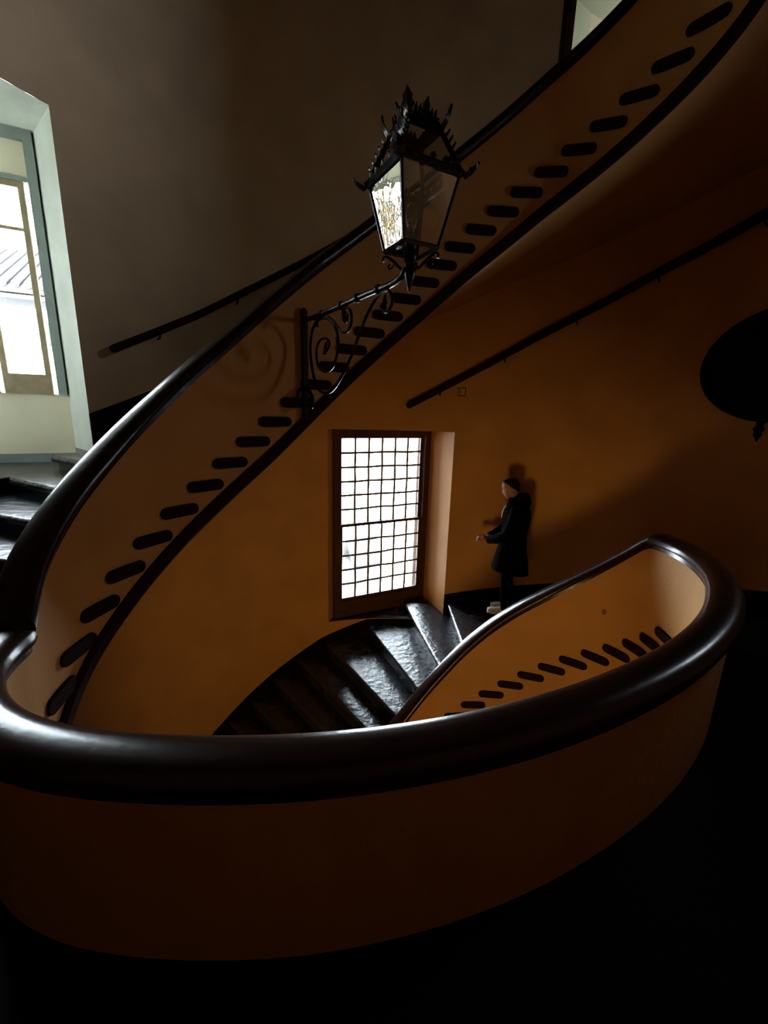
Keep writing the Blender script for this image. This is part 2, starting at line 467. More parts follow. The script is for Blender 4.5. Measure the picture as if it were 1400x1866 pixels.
def casement(t0, t1):
    """t measured from the left end"""
    a = Acc(); s = 0.045
    a.add(barbox(W2L, t0, t1, 0.05, 0.23, -0.02, 0.03)).add(barbox(W2L, t0, t1, 1.82, 1.87, -0.02, 0.03))
    a.add(barbox(W2L, t0, t0 + s, 0.23, 1.82, -0.02, 0.03)).add(barbox(W2L, t1 - s, t1, 0.23, 1.82, -0.02, 0.03))
    c = a.build('casement', WOODL, w2)
    link_mesh('glazing_bar', *barbox(W2L, t0 + s, t1 - s, 1.475, 1.50, -0.01, 0.02), WOODL, c)
    link_mesh('pane', *barbox(W2L, t0 + s, t1 - s, 0.23, 1.475, 0.004, 0.008), GLASS, c)
    link_mesh('pane', *barbox(W2L, t0 + s, t1 - s, 1.50, 1.82, 0.004, 0.008), GLASS, c)
casement(W2W - 0.49, W2W - 0.115); casement(W2W - 0.90, W2W - 0.525); casement(0.11, W2W - 0.92)
link_mesh('transom', *barbox(W2L, 0.07, W2W - 0.07, 1.87, 1.91, -0.03, 0.04), GREY, w2)
link_mesh('transom_panel', *barbox(W2L, 0.07, W2W - 0.07, 1.91, 2.19, 0.0, 0.03), CREAM, w2)
link_mesh('side_pane', *barbox(W2L, W2W - 0.112, W2W - 0.072, 0.10, 1.87, 0.004, 0.008), GLASS, w2)

# upper right opening: a lit lobby ------------------------------------
K3 = Vector((2.057, 5.693, 0))
def lobby():
    mL, mR = circ(64.3, 0), circ(47.0, 0)
    z0, z1 = 2.65 + ZL, 4.15 + ZL
    far = K3 + UU * 2.2
    V = lambda p, z: Vector((p.x, p.y, z))
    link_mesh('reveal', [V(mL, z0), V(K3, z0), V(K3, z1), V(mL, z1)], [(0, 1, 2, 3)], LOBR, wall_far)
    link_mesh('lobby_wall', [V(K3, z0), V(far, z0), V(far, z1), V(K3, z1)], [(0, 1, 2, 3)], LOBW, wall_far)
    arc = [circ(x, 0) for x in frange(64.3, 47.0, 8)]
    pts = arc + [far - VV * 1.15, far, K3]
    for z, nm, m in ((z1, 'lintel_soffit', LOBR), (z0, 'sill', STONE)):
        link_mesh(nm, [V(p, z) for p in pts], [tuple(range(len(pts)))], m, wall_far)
    q = far - VV * 1.15  # unseen open side, added and sized to brighten the upper walls
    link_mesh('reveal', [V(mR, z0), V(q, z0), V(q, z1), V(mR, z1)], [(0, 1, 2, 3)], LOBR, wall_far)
    c = (q + far) / 2; c.z = (z0 + z1) / 2
    portal('daylight_portal', c, -(far - q).cross(ZZ).normalized() if (far - q).cross(ZZ).dot(UU) > 0 else (far - q).cross(ZZ).normalized(), (far - q).length, z1 - z0)
lobby()
def archtrim(name, a0, a1, z0, z1, dep):
    V = []
    for a in (a0, a1):
        for R in (RW + 0.01, RW - dep): 
            for z in (z0, z1): V.append(circ(a, z, R))
    F = [(0, 1, 3, 2), (4, 6, 7, 5), (0, 2, 6, 4), (1, 5, 7, 3), (2, 3, 7, 6), (0, 4, 5, 1)]
    return V, F
a = Acc()
a.add(archtrim('', 64.3, 65.0, 2.5, 4.6, 0.06)).add(archtrim('', 65.2, 65.75, 2.5, 4.6, 0.035)).add(archtrim('', 65.9, 66.4, 2.5, 4.6, 0.05))
tag(a.build('trim_1', WOOD), 'dark brown door moulding at the top of the upper flight', kind='structure')

# added, unseen windows that bring daylight onto walls and parapets
def added_window(name, op, glass, label):
    a0, a1, z0, z1 = op
    R_2, L_ = circ(a0, 0), circ(a1, 0)
    ux = (R_2 - L_).normalized(); d = Vector((-ux.y, ux.x, 0))
    if d.dot(L_ - Vector((CX, CY, ZL))) < 0: d = -d
    V = []
    for p in (L_, R_2):
        for k in (0, 0.22):
            for z in (z0, z1): V.append(Vector((p.x, p.y, z + ZL)) + d * k)
    link_mesh('reveal', V, [(0, 1, 3, 2), (4, 6, 7, 5), (1, 5, 7, 3), (0, 2, 6, 4)], PLASTER, wall_near)
    w = (R_2 - L_).length; ax = (ux, d, ZZ); h = z1 - z0
    c = (L_ + R_2) / 2 + d * 0.12; c.z = (z0 + z1) / 2 + ZL
    win = empty(name, c - ZZ * h / 2); tag(win, label, kind='structure')
    a = Acc()
    for s_ in (-1, 1):
        a.add(box(c + ux * s_ * (w / 2 - 0.03), 0.06, 0.06, h, ax)).add(box(c + ZZ * s_ * (h / 2 - 0.03), w - 0.12, 0.06, 0.06, ax))
    a.add(box(c, 0.05, 0.05, h - 0.12, ax))
    a.build('window_frame', WOOD, win)
    for s_ in (-1, 1): link_mesh('pane', *box(c + ux * s_ * (w / 4 - 0.01), w / 2 - 0.085, 0.005, h - 0.12, ax), glass, win)
    portal('daylight_portal', c + d * 0.11, -d, w, h)
added_window('added_window_3', OPEN[3], AMBER, 'added unseen window below the landing, lighting the far walls')
added_window('added_window_4', OPEN[4], GLASS, 'added unseen window beyond the right edge, lighting the parapets')

# ------------------------------------------------------------------ landing in the foreground and the landing above it
def landing(name, t0, t1, z, material, thick=0.25, label=None):
    taus = frange(t0, t1, 60)
    rings = []
    for t in taus:
        w = wallw(t) + 0.03
        rings.append([P(t, 0.03, z), P(t, w, z), P(t, w, z - thick), P(t, 0.03, z - thick)])
    return tag(link_mesh(name, *loft(rings), material, None, 30), label, kind='structure')
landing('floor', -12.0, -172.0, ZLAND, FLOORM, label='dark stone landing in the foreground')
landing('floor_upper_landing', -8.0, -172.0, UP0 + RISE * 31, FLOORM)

# ------------------------------------------------------------------ flights of steps
upper = empty('stair_flight', P(90, 1.0, z_up(90) - 0.3)); tag(upper, 'upper stone flight climbing left to right along the far wall', 'staircase')
for k in range(-1, 31): step(upper, k, UP0 + RISE * k, RISE, ext={6: 0.10, 7: 0.0}.get(k, 0.0))
lower = empty('stair_flight', P(60, 1.0, z_lo(60) - 0.3)); tag(lower, 'lower flight of worn black stone steps below the leaded window', 'staircase')
LSTEP = [(-14, 136, 166), (-13, 130, 162), (-12, 124.5, 157), (-11, 119, 152), (-10, 113, 147), (-9, 107, 142), (-8, 101, 137.5), (-7, 95, 132.5), (-6, 88.5, 127.5), (-5, 82, 122), (-4, 75.5, 116), (-3, 68.5, 109.8), (-2, 60.8, 100.1), (-1, 56.0, 89.7), (0, 50.9, 79.6), (1, 42.5, 69), (2, 33, 58.5), (3, 22.5, 48), (4, 11, 37.5), (5, -1, 27), (6, -12.5, 15.5), (7, -20, 6)]
def lz(m): return -2.735 + (0.1958 if m > 0 else 0.205) * m
def lth(m): return interp(m, [(a, b) for a, b, c in LSTEP])
def lph(m): return interp(m, [(a, c) for a, b, c in LSTEP])
def wall_z(phi): return lz(interp(-phi, [(-c, a) for a, b, c in LSTEP]))       # slope line through the nosings at the wall
for m in range(-14, 6):
    ext = {-3: 0.10, -2: 0.30, -1: 0.30}.get(m, 0.0)
    step(lower, 0, lz(m), 0.2, ext=ext, lines=((lth(m), lph(m)), (lth(m + 1.25), lph(m + 1.25))))
for j in range(-20, 10):                                                        # tread ends showing on the well face
    th = th_of(KOFF + j); dn = 0.125 / (plan(th - 0.5) - plan(th + 0.5)).length
    zt = LO0 + LRISE * j; r = 0.035; rings = []
    for o in (-0.014, 0.03):
        A, B = P(th + dn, o, zt - r), P(th - dn, o, zt - r); d = (B - A).normalized(); pts = []
        for q in range(7): pts.append(A + d * (r + r * math.cos(math.pi / 2 + math.pi * q / 6)) + ZZ * r * math.sin(math.pi / 2 + math.pi * q / 6))
        for q in range(7): pts.append(B + d * (-r + r * math.cos(-math.pi / 2 + math.pi * q / 6)) + ZZ * r * math.sin(-math.pi / 2 + math.pi * q / 6))
        rings.append(pts)
    link_mesh('tread_end', *loft(rings), TEND, lower, 40)
# soffits
UB = [(-190, -1.75), (-184, -1.72), (-176, -1.60), (-168, -1.48), (-160, -1.35), (-150, -1.19), (-138, -0.965), (-124, -0.68), (-111, -0.38), (-102, -0.115), (-91, 0.225), (-76, 0.66), (-62, 1.06), (-44, 1.50), (-30, 1.77), (-17, 2.0), (-4, 2.2), (7, 2.36), (14, 2.5), (30, 2.62)]
def ub(th): return smoothtab(UB, -th, 6)
def lb(th): return z_lo(th) - 0.46
def soffit(name, taus, zb, parent):
    rings = []
    for t in taus:
        w = wallw(t) + 0.03
        rings.append([P(t, 0.02, zb(t) + 0.06), P(t, w, zb(t) + 0.06), P(t, w, zb(t) - 0.003), P(t, w * 0.5, zb(t) - 0.003), P(t, 0.02, zb(t) - 0.003)])
    return link_mesh(name, *loft(rings), PLASTER, parent, 30)
soffit('soffit', frange(180, -14, 70), ub, upper)
soffit('soffit', frange(172, -16, 70), lb, lower)
def edgeband(taus, zb, parent):
    return sweep('edge_moulding', taus, lambda t: [(0.02, zb(t) - 0.012), (-0.016, zb(t) - 0.012), (-0.03, zb(t) + 0.01), (-0.03, zb(t) + 0.07), (-0.016, zb(t) + 0.092), (0.02, zb(t) + 0.092)], BAND, parent, 30)
edgeband(frange(180, -14, 90), ub, upper)
edgeband(frange(172, -16, 90), lb, lower)

# ------------------------------------------------------------------ parapets
RLO = [(-174, -5.6), (-120, -4.45), (-90, -3.5), (-76, -3.03), (-70, -2.76), (-64, -2.52), (-56, -2.22), (-48, -1.975), (-40, -1.78), (-31, -1.59), (-14, -1.235), (2.5, -0.877), (4, -0.877), (200, -0.877)]
RUP = [(-200, -0.877), (-179, -0.877), (-171, -0.68), (-163, -0.525), (-149, -0.246), (-137, 0.025), (-120, 0.45), (-101, 0.995), (-86, 1.40), (-65, 1.98), (-47, 2.435), (-30, 2.80), (-14, 3.12), (8, 3.50), (14, 3.57), (30, 3.57), (200, 3.57)]
def rlo(th): return smoothtab(RLO, -th, 3)
def rup(th): return smoothtab(RUP, -th, 4)
plo = parapet('stair_parapet', frange(172, -2.5, 80), rlo, lambda t: lb(t) , 'curved plaster parapet of the lower flight, in front of the standing person')
parapet('stair_parapet', frange(-2.5, -182.0, 100), lambda t: rlo(t), lambda t: ZLAND - 0.25 if t < -24 else max(lb(t), ZLAND - 0.5), 'curved plaster parapet with dark handrail sweeping across the foreground')
parapet('stair_parapet', frange(178.0, -14, 100), rup, ub, 'plaster parapet of the upper flight dotted with dark tread ends')
o = parapet('parapet_overhead', frange(-14, -182.0, 60), lambda t: 3.57, lambda t: UP0 + RISE * 31 - 0.25, 'parapet of the landing overhead')
del o['category']; o['kind'] = 'structure'

chip = []
for q, (rr_, ww) in enumerate(((0.030, 0.004), (0.027, -0.003), (0.016, -0.006), (0.004, -0.007))):
    chip.append([P(10, ww, -1.67) + (plan(9.5) - plan(10.5)).normalized() * (rr_ * 0.7 * math.cos(2 * math.pi * k / 10) * (1 + 0.2 * math.sin(k * 2.1))) + ZZ * (rr_ * math.sin(2 * math.pi * k / 10)) for k in range(10)])
link_mesh('plaster_chip', *loft(chip), DEEP, plo, 40)
# skirting along the round wall
def skirt(name, taus, ztop, zbot, parent=None, d=0.014):
    rings = []
    for t in taus:
        w = wallw(t)
        rings.append([P(t, w + 0.01, zbot(t)), P(t, w - d, zbot(t)), P(t, w - d, ztop(t)), P(t, w + 0.01, ztop(t) + 0.004)])
    return tag(link_mesh(name, *loft(rings), SKIRT, parent, 30), kind='structure')
tA, tB = tau_of_ang(80.3), tau_of_ang(108.3)
tC = tau_of_ang(151.7)
def skirt_phi(name, p0, p1, ztop, zbot, d=0.014):
    rings = []
    for a in frange(p0, p1, 30):
        rings.append([circ(a, zbot(a), RW + 0.01), circ(a, zbot(a), RW - d), circ(a, ztop(a), RW - d), circ(a, ztop(a) + 0.004, RW + 0.01)])
    return tag(link_mesh(name, *loft(rings), SKIRT, None, 30), kind='structure')
skirt_phi('baseboard_lower_left', 166, 108.3, lambda a: wall_z(a) + 0.06, lambda a: wall_z(a) - 0.3)
skirt_phi('baseboard_below_window', 108.3, 80.3, lambda a: min(wall_z(a) + 0.06, -3.06), lambda a: min(wall_z(a), -3.06) - 0.3)
skirt_phi('baseboard_left_embrasure', 176, 151.7, lambda a: -0.625, lambda a: -1.6)
skirt_phi('baseboard_lower_right', 80.3, 15, lambda a: wall_z(a) + 0.12, lambda a: wall_z(a) - 0.3)
skirt('baseboard_landing', frange(-16, -176, 50), lambda t: ZLAND + 0.10, lambda t: ZLAND - 0.1)
skirt('baseboard_upper', frange(tC, 30, 50), lambda t: z_up(t) + 0.33, lambda t: z_up(t) - 0.25)
# low skirting inside the left embrasure
m0 = circ(151.7, -0.616); n0 = W2R + ZZ * (ZL - 0.616)
link_mesh('embrasure_skirting', *box((m0 + n0) / 2 + ZZ * 0.07, (n0 - m0).length, 0.012, 0.14, ((n0 - m0).normalized(), (n0 - m0).normalized().cross(ZZ), ZZ)), GREY, wall_far)
link_mesh('embrasure_skirting', *barbox(W2L, 0, W2W, -0.616, -0.53, -0.012, 0.0), GREY, wall_far)

# ------------------------------------------------------------------ lantern on a scrolled iron bracket fixed to the upper parapet
BP = Vector((-0.6115, 3.2533, 0)); BI = Vector((0.5782, -0.8159, 0)); BT = Vector((0.8159, 0.5782, 0))
def bk(l, z, s=0.0): return BP + BI * l + BT * s + ZZ * (z + ZL)
lan = empty('bracket_lantern', bk(0.0, -0.09)); tag(lan, 'black iron lantern on a scrolled bracket fixed to the upper parapet', 'lantern')
a = Acc()
a.add(box(bk(0.022, 0.27), 0.035, 0.042, 0.74, (BT, BI, ZZ)))
a.add(tube([bk(0.022, 0.63), bk(0.022, 0.645), bk(0.022, 0.665)], [0.026, 0.028, 0.012], 10))
for z in (-0.06, 0.06, 0.30, 0.55): a.add(tube([bk(0.022, z - 0.012), bk(0.022, z + 0.012)], 0.028, 10))
a.build('wall_bar', IRON, lan, 35)
foot = Acc()
foot.add(tube(catmull([bk(0.045, 0.13), bk(0.10, 0.10), bk(0.145, 0.05), bk(0.13, 0.0), bk(0.09, 0.0), bk(0.08, 0.04), bk(0.10, 0.055)]), 0.014, 8))
foot.add(tube(catmull([bk(0.02, 0.13, -0.03), bk(0.02, 0.09, -0.055), bk(0.02, 0.05, -0.05), bk(0.02, 0.05, -0.025)]), 0.010, 8))
foot.build('foot_scroll', IRON, lan, 40)
arm = catmull([bk(0.03, 0.585), bk(0.20, 0.585), bk(0.45, 0.592), (bk(0.72, 0.605)), bk(0.92, 0.612), bk(1.02, 0.612), bk(1.10, 0.618), bk(1.16, 0.636), bk(1.18, 0.665)], 5)
a = Acc(); a.add(tube(arm, 0.0165, 10))
for l, z in ((0.29, 0.588), (0.55, 0.596), (0.74, 0.606), (0.95, 0.612)):
    a.add(tube([bk(l - 0.02, z), bk(l - 0.008, z), bk(l + 0.008, z), bk(l + 0.02, z)], [0.017, 0.026, 0.026, 0.017], 10))
a.build('arm', IRON, lan, 40)
BIG = [(0.329, 0.341), (0.395, 0.381), (0.382, 0.422), (0.317, 0.435), (0.248, 0.419), (0.212, 0.368), (0.225, 0.289), (0.301, 0.236), (0.381, 0.229), (0.458, 0.262), (0.507, 0.343), (0.507, 0.426), (0.458, 0.503), (0.383, 0.546), (0.305, 0.562), (0.223, 0.551), (0.15, 0.501), (0.118, 0.407), (0.13, 0.301), (0.172, 0.193), (0.243, 0.116), (0.34, 0.09), (0.433, 0.106), (0.52, 0.156), (0.614, 0.236), (0.691, 0.317), (0.752, 0.399), (0.811, 0.472), (0.876, 0.534), (0.93, 0.572), (0.991, 0.591), (1.041, 0.589), (1.076, 0.551), (1.07, 0.513), (1.038, 0.491), (1.004, 0.496), (0.976, 0.523), (1.01, 0.545)]
pts = catmull([bk(l, z) for l, z in BIG], 4)
link_mesh('scroll', *tube(pts, [0.0075 + 0.003 * (1 - abs(2 * i / len(pts) - 1)) for i in range(len(pts))], 8), IRON, lan, 40)
SML = [(0.383, 0.557), (0.458, 0.519), (0.519, 0.473), (0.589, 0.441), (0.644, 0.452), (0.676, 0.5), (0.659, 0.553), (0.621, 0.575), (0.576, 0.566), (0.576, 0.519), (0.61, 0.499), (0.627, 0.527), (0.604, 0.546)]
link_mesh('scroll', *tube(catmull([bk(l, z) for l, z in SML], 5), 0.009, 8), IRON, lan, 40)
def leafmesh(base, d, side, L, Wd, th=0.007, lobes=2):
    """pointed leaf blade from base along d, width along side"""
    prof = [(0, 0.25), (0.15, 0.75), (0.3, 0.55), (0.42, 1.0), (0.58, 0.62), (0.70, 0.72), (0.85, 0.35), (1.0, 0.03)]
    nn = d.cross(side).normalized(); rings = []
    for f, w in prof:
        c = base + d * (L * f) + nn * (0.10 * L * math.sin(f * 2.6)); w *= Wd / 2
        rings.append([c - side * w, c + nn * th * (0.5 + 1.0 * (1 - f)), c + side * w, c - nn * th * 0.5])
    return loft(rings)
for l, z, dl, dz, L in ((0.34, 0.335, 0.5, 0.86, 0.10), (1.015, 0.50, 0.1, 0.99, 0.075), (0.602, 0.50, 0.1, 1, 0.06), (0.215, 0.565, 0.5, -0.8, 0.06), (0.505, 0.42, 0.55, -0.8, 0.06)):
    d = (BI * dl + ZZ * dz).normalized()
    link_mesh('leaf_ornament', *leafmesh(bk(l, z), d, d.cross(BT).normalized(), L, 0.055, 0.012), IRON, lan, 40)
# the lantern body
LC = Vector((0.092, 2.296, 0)); LA0 = math.radians(-16.5)
def lc(k, r, z):
    a = LA0 + k * math.pi / 2
    return LC + Vector((math.cos(a) * r, math.sin(a) * r, z + ZL))
ZS, ZB, ZR = 1.04, 0.745, 1.215
RS_, RB_, RR_ = 0.218, 0.132, 0.118
def bar(p, q, r): return tube([p, q], r, 4)
fr = Acc()
for k in range(4):
    fr.add(tube([lc(k, RB_, ZB), lc(k, RS_, ZS)], 0.0075, 6))
    fr.add(bar(lc(k, RB_, ZB), lc(k + 1, RB_, ZB), 0.011))
    fr.add(bar(lc(k, RS_ + 0.008, ZS), lc(k + 1, RS_ + 0.008, ZS), 0.018))
    fr.add(tube([lc(k, RS_, ZS + 0.01), lc(k, RR_, ZR)], 0.011, 6))
    fr.add(bar(lc(k, RR_, ZR), lc(k + 1, RR_, ZR), 0.020))
    fr.add(bar(lc(k, RR_ - 0.01, ZR + 0.022), lc(k + 1, RR_ - 0.01, ZR + 0.022), 0.014))
fr.build('lantern_frame', IRON, lan, 35)
for k in range(4):
    for (r0_, z0_, r1_, z1_) in ((RB_, ZB, RS_, ZS), (RS_, ZS, RR_, ZR)):
        q = [lc(k, r0_, z0_), lc(k + 1, r0_, z0_), lc(k + 1, r1_, z1_), lc(k, r1_, z1_)]
        link_mesh('pane', q, [(0, 1, 2, 3)], LGLASS, lan)
    # leaf cresting
    side = (lc(k + 1, 1, 0) - lc(k, 1, 0)).normalized()
    out = (lc(k, 1, 0) - lc(k, 0, 0)).normalized()
    tang = out.cross(ZZ)
    for base, L, Wd, up_ in ((lc(k, RS_ + 0.012, ZS - 0.015), 0.085, 0.075, 0.75), (lc(k, RR_ - 0.005, ZR), 0.105, 0.062, 2.2)):
        d = (out + ZZ * up_).normalized()
        link_mesh('leaf_ornament', *leafmesh(base, d, tang, L, Wd, 0.012), IRON, lan, 40)
    mid = (lc(k, RR_, ZR) + lc(k + 1, RR_, ZR)) / 2; od = (mid - LC - ZZ * (ZR + ZL)).normalized()
    link_mesh('leaf_ornament', *leafmesh(mid, (ZZ + od * 0.25).normalized(), side, 0.095, 0.055, 0.012), IRON, lan, 40)
    for f in (0.2, 0.32, 0.68, 0.8):
        b_ = lc(k, RR_, ZR + 0.01).lerp(lc(k + 1, RR_, ZR + 0.01), f)
        link_mesh('crest_leaf', *leafmesh(b_, (ZZ + od * 0.2).normalized(), side, 0.055, 0.026, 0.010), IRON, lan, 40)
    for f in (0.25, 0.4, 0.55, 0.7, 0.85):
        b_ = lc(k, RS_, ZS).lerp(lc(k, RR_, ZR), f)
        d = (out * 0.8 + ZZ * 0.9).normalized()
        link_mesh('crest_leaf', *leafmesh(b_, d, tang, 0.038, 0.024, 0.008), IRON, lan, 40)
    for f in (0.12, 0.3, 0.5, 0.7, 0.88):
        b_ = lc(k, RS_ + 0.01, ZS + 0.012).lerp(lc(k + 1, RS_ + 0.01, ZS + 0.012), f)
        link_mesh('crest_leaf', *leafmesh(b_, (ZZ + od * 0.3).normalized(), side, 0.028, 0.04, 0.008), IRON, lan, 40)
    # curled feet between stem and the lower frame
    pts = catmull([LC + ZZ * (0.655 + ZL), lc(k, 0.045, 0.665), lc(k, 0.085, 0.70), lc(k, RB_ - 0.01, 0.722), lc(k, RB_ + 0.004, 0.712), lc(k, RB_ + 0.002, 0.70)], 5)
    ft = Acc(); ft.add(tube(pts, 0.0075, 7))
    ft.add(tube(catmull([lc(k, 0.075, 0.692), lc(k, 0.09, 0.672), lc(k, 0.105, 0.668), lc(k, 0.11, 0.68), lc(k, 0.10, 0.685)], 4), 0.004, 6))
    ft.build('curled_foot', IRON, lan, 40)
stem = lathe([(0.002, 0.555), (0.008, 0.575), (0.016, 0.60), (0.026, 0.625), (0.030, 0.645), (0.024, 0.665), (0.018, 0.68), (0.030, 0.70), (0.034, 0.72), (0.026, 0.742), (0.030, 0.755), (0.030, 0.80), (0.024, 0.805), (0.0, 0.806)], LC + ZZ * ZL, 14)
link_mesh('stem', *stem, IRON, lan, 40)
link_mesh('bulb', *lathe([(0.014, 0.806), (0.017, 0.83), (0.030, 0.86), (0.038, 0.89), (0.034, 0.92), (0.02, 0.94), (0.001, 0.947)], LC + ZZ * ZL, 16), BULB, lan, 60)

# ------------------------------------------------------------------ bars on the round wall
def wallbar(name, pts, rad, label, cat):
    """pts: (polar angle, z)"""
    root = empty(name, circ(pts[0][0], pts[0][1])); tag(root, label, cat)
    path = catmull([circ(a, z, RW - 0.065) for a, z in pts], 6)
    rr = [rad] * len(path)
    path = [path[0] + (path[0] - path[1]).normalized() * rad * 0.9] + [path[0] + (path[0] - path[1]).normalized() * rad * 0.6] + path
    rr = [rad * 0.35, rad * 0.8] + rr
    link_mesh('bar', *tube(path, rr, 12), BAND, root, 50)
    for i in range(1, len(pts) - 1, 2):
        a_, z_ = pts[i]
        link_mesh('bracket', *tube([circ(a_, z_ - 0.02, RW - 0.07), circ(a_, z_ - 0.07, RW - 0.05), circ(a_, z_ - 0.08, RW + 0.01)], 0.010, 8), IRON, root, 40)
def ztab(a, tab): return interp(-a, [(-x, z) for x, z in tab])
tabU = [(147.5, 0.475), (135, 0.85), (112.5, 1.66), (100, 2.12), (90, 2.45), (75, 2.9)]
wallbar('handrail_bar', [(x, ztab(x, tabU)) for x in (147.5, 140, 133, 126, 119, 112, 105, 98, 90, 82, 75)], 0.036, 'dark rail on the upper wall beside the left window', 'handrail')
tabL = [(90.6, 0.055), (63.0, 0.95), (45.5, 1.43), (32.3, 1.73), (20, 2.0)]
wallbar('handrail_bar', [(x, ztab(x, tabL)) for x in (90.6, 84, 78, 71, 65, 58, 52, 45.5, 39, 32.3, 26, 20)], 0.044, 'long dark rail slanting up the wall above the standing person', 'handrail')

# ------------------------------------------------------------------ oval wall plaque and small wall plate
PA = 26.5
pc = circ(PA, 0.47, RW); pn = (Vector((CX, CY, 0)) - Vector((pc.x, pc.y, 0))).normalized(); pt = ZZ.cross(pn)
plq = empty('oval_plaque', pc + ZZ * -0.5); tag(plq, 'black oval plaque with a small leaf drop, high on the right wall', 'wall plaque')
def oval(sa, sb, tilt=0.0, n=48):
    r = []
    for k in range(n):
        x, y = sa * math.cos(2 * math.pi * k / n), sb * math.sin(2 * math.pi * k / n)
        r.append((x * math.cos(tilt) - y * math.sin(tilt), x * math.sin(tilt) + y * math.cos(tilt)))
    return r
rings = []
for s, d in ((1.0, -0.02), (1.0, 0.05), (0.97, 0.085), (0.92, 0.095), (0.88, 0.08), (0.85, 0.06), (0.55, 0.09), (0.2, 0.105), (0.01, 0.108)):
    rings.append([pc + pt * (x * s) + ZZ * (y * s) + pn * d for x, y in oval(0.66, 0.50)])
link_mesh('oval_body', *loft(rings), SKIRT, plq, 40)
dl = Acc(); dl.add(leafmesh(pc + pt * -0.06 + ZZ * -0.47 + pn * 0.05, -ZZ, pt, 0.20, 0.10, 0.02)).add(leafmesh(pc + pt * 0.06 + ZZ * -0.47 + pn * 0.05, (-ZZ + pt * 0.3).normalized(), pt, 0.16, 0.08, 0.02))
dl.build('leaf_drop', SKIRT, plq, 40)
sw = circ(79.4, 0.242, RW - 0.002); sn = (Vector((CX, CY, 0)) - Vector((sw.x, sw.y, 0))).normalized(); sx = ZZ.cross(sn)
swr = empty('cover_plate', sw); tag(swr, 'small square cover plate on the wall below the long dark rail', 'cover plate')
link_mesh('cover_rim', *box(sw, 0.105, 0.012, 0.105, (sx, sn, ZZ)), BAND, swr)
link_mesh('cover', *box(sw + sn * 0.006, 0.088, 0.012, 0.088, (sx, sn, ZZ)), PLATE, swr)
link_mesh('toggle', *box(sw + sn * 0.014 + sx * -0.02, 0.010, 0.008, 0.06, (sx, sn, ZZ)), BAND, swr)

# ------------------------------------------------------------------ the standing person (local frame: x forward, y left, z up)
def skin_mesh(chains, sub=2):
    """chains: list of lists of (pos, radius); points closer than 1e-5 are shared"""
    verts, rad, edges = [], [], []
    def vid(p, r):
        for i, q in enumerate(verts):
            if (q - p).length < 1e-5: return i
        verts.append(p); rad.append(r); return len(verts) - 1
    for ch in chains:
        ids = [vid(Vector(p), r) for p, r in ch]
        edges += list(zip(ids, ids[1:]))
    me = bpy.data.meshes.new('tmp'); me.from_pydata([tuple(v) for v in verts], edges, [])
    o = bpy.data.objects.new('tmp', me); COL.objects.link(o)
    m = o.modifiers.new('s', 'SKIN'); m.use_smooth_shade = True
    for i, sv in enumerate(me.skin_vertices[0].data):
        r = rad[i]; sv.radius = (r, r) if not isinstance(r, tuple) else r
        sv.use_root = (i == 0)
    s = o.modifiers.new('u', 'SUBSURF'); s.levels = sub
    dg = bpy.context.evaluated_depsgraph_get()
    m2 = bpy.data.meshes.new_from_object(o.evaluated_get(dg))
    VF = ([v.co.copy() for v in m2.vertices], [tuple(f.vertices) for f in m2.polygons])
    bpy.data.objects.remove(o); bpy.data.meshes.remove(me); bpy.data.meshes.remove(m2)
    return VF
FEET = Vector((1.615, 5.17, lz(1) + ZL + 0.002)); PS = 0.975
FDIR = Vector((-0.955, 0.295, 0)).normalized(); FLEFT = ZZ.cross(FDIR)
def body_xf(VF):
    return [FEET + (FDIR * v[0] + FLEFT * v[1] + ZZ * v[2]) * PS for v in VF[0]], VF[1]
per = empty('person', FEET); tag(per, 'person in a dark knee-length coat, hands joined, looking down at the window', 'person')
def ell(cx, cz, rx, ry, n=20, sq=2.3, cy=0.0, lean=0.0):
    out = []
    for k in range(n):
        a = 2 * math.pi * k / n; c, s = math.cos(a), math.sin(a)
        x = rx * math.copysign(abs(c) ** (2 / sq), c); y = ry * math.copysign(abs(s) ** (2 / sq), s)
        out.append(Vector((cx + x, cy + y, cz + lean * x)))
    return out
# body: legs, torso, arms, neck as one skinned figure
LS, RSd = 1, -1
def armchain(s):
    return [((0.0, 0, 1.40), 0.12), ((-0.025, s * 0.15, 1.42), 0.055), ((0.01, s * 0.225, 1.27), 0.048), ((0.06, s * 0.235, 1.13), 0.044), ((0.17, s * 0.18, 1.06), 0.040), ((0.27, s * 0.095, 1.005), 0.030), ((0.315, s * 0.062, 0.995), 0.026)]
chains = [[((0.0, 0, 0.96), 0.14), ((0.0, 0, 1.12), 0.125), ((0.0, 0, 1.28), 0.135), ((0.0, 0, 1.40), 0.12), ((0.005, 0, 1.50), 0.06), ((0.05, 0, 1.585), 0.056)]]
for s in (1, -1):
    chains.append(armchain(s))
    chains.append([((0.0, 0, 0.96), 0.14), ((0.0, s * 0.09, 0.88), 0.085), ((0.015 if s > 0 else 0.03, s * 0.09, 0.50), 0.058), ((0.02 if s > 0 else -0.04, s * 0.088, 0.30), 0.054), ((0.0 if s > 0 else -0.02, s * 0.085, 0.09), 0.036)])
body = Acc(); body.add(skin_mesh(chains, 2))
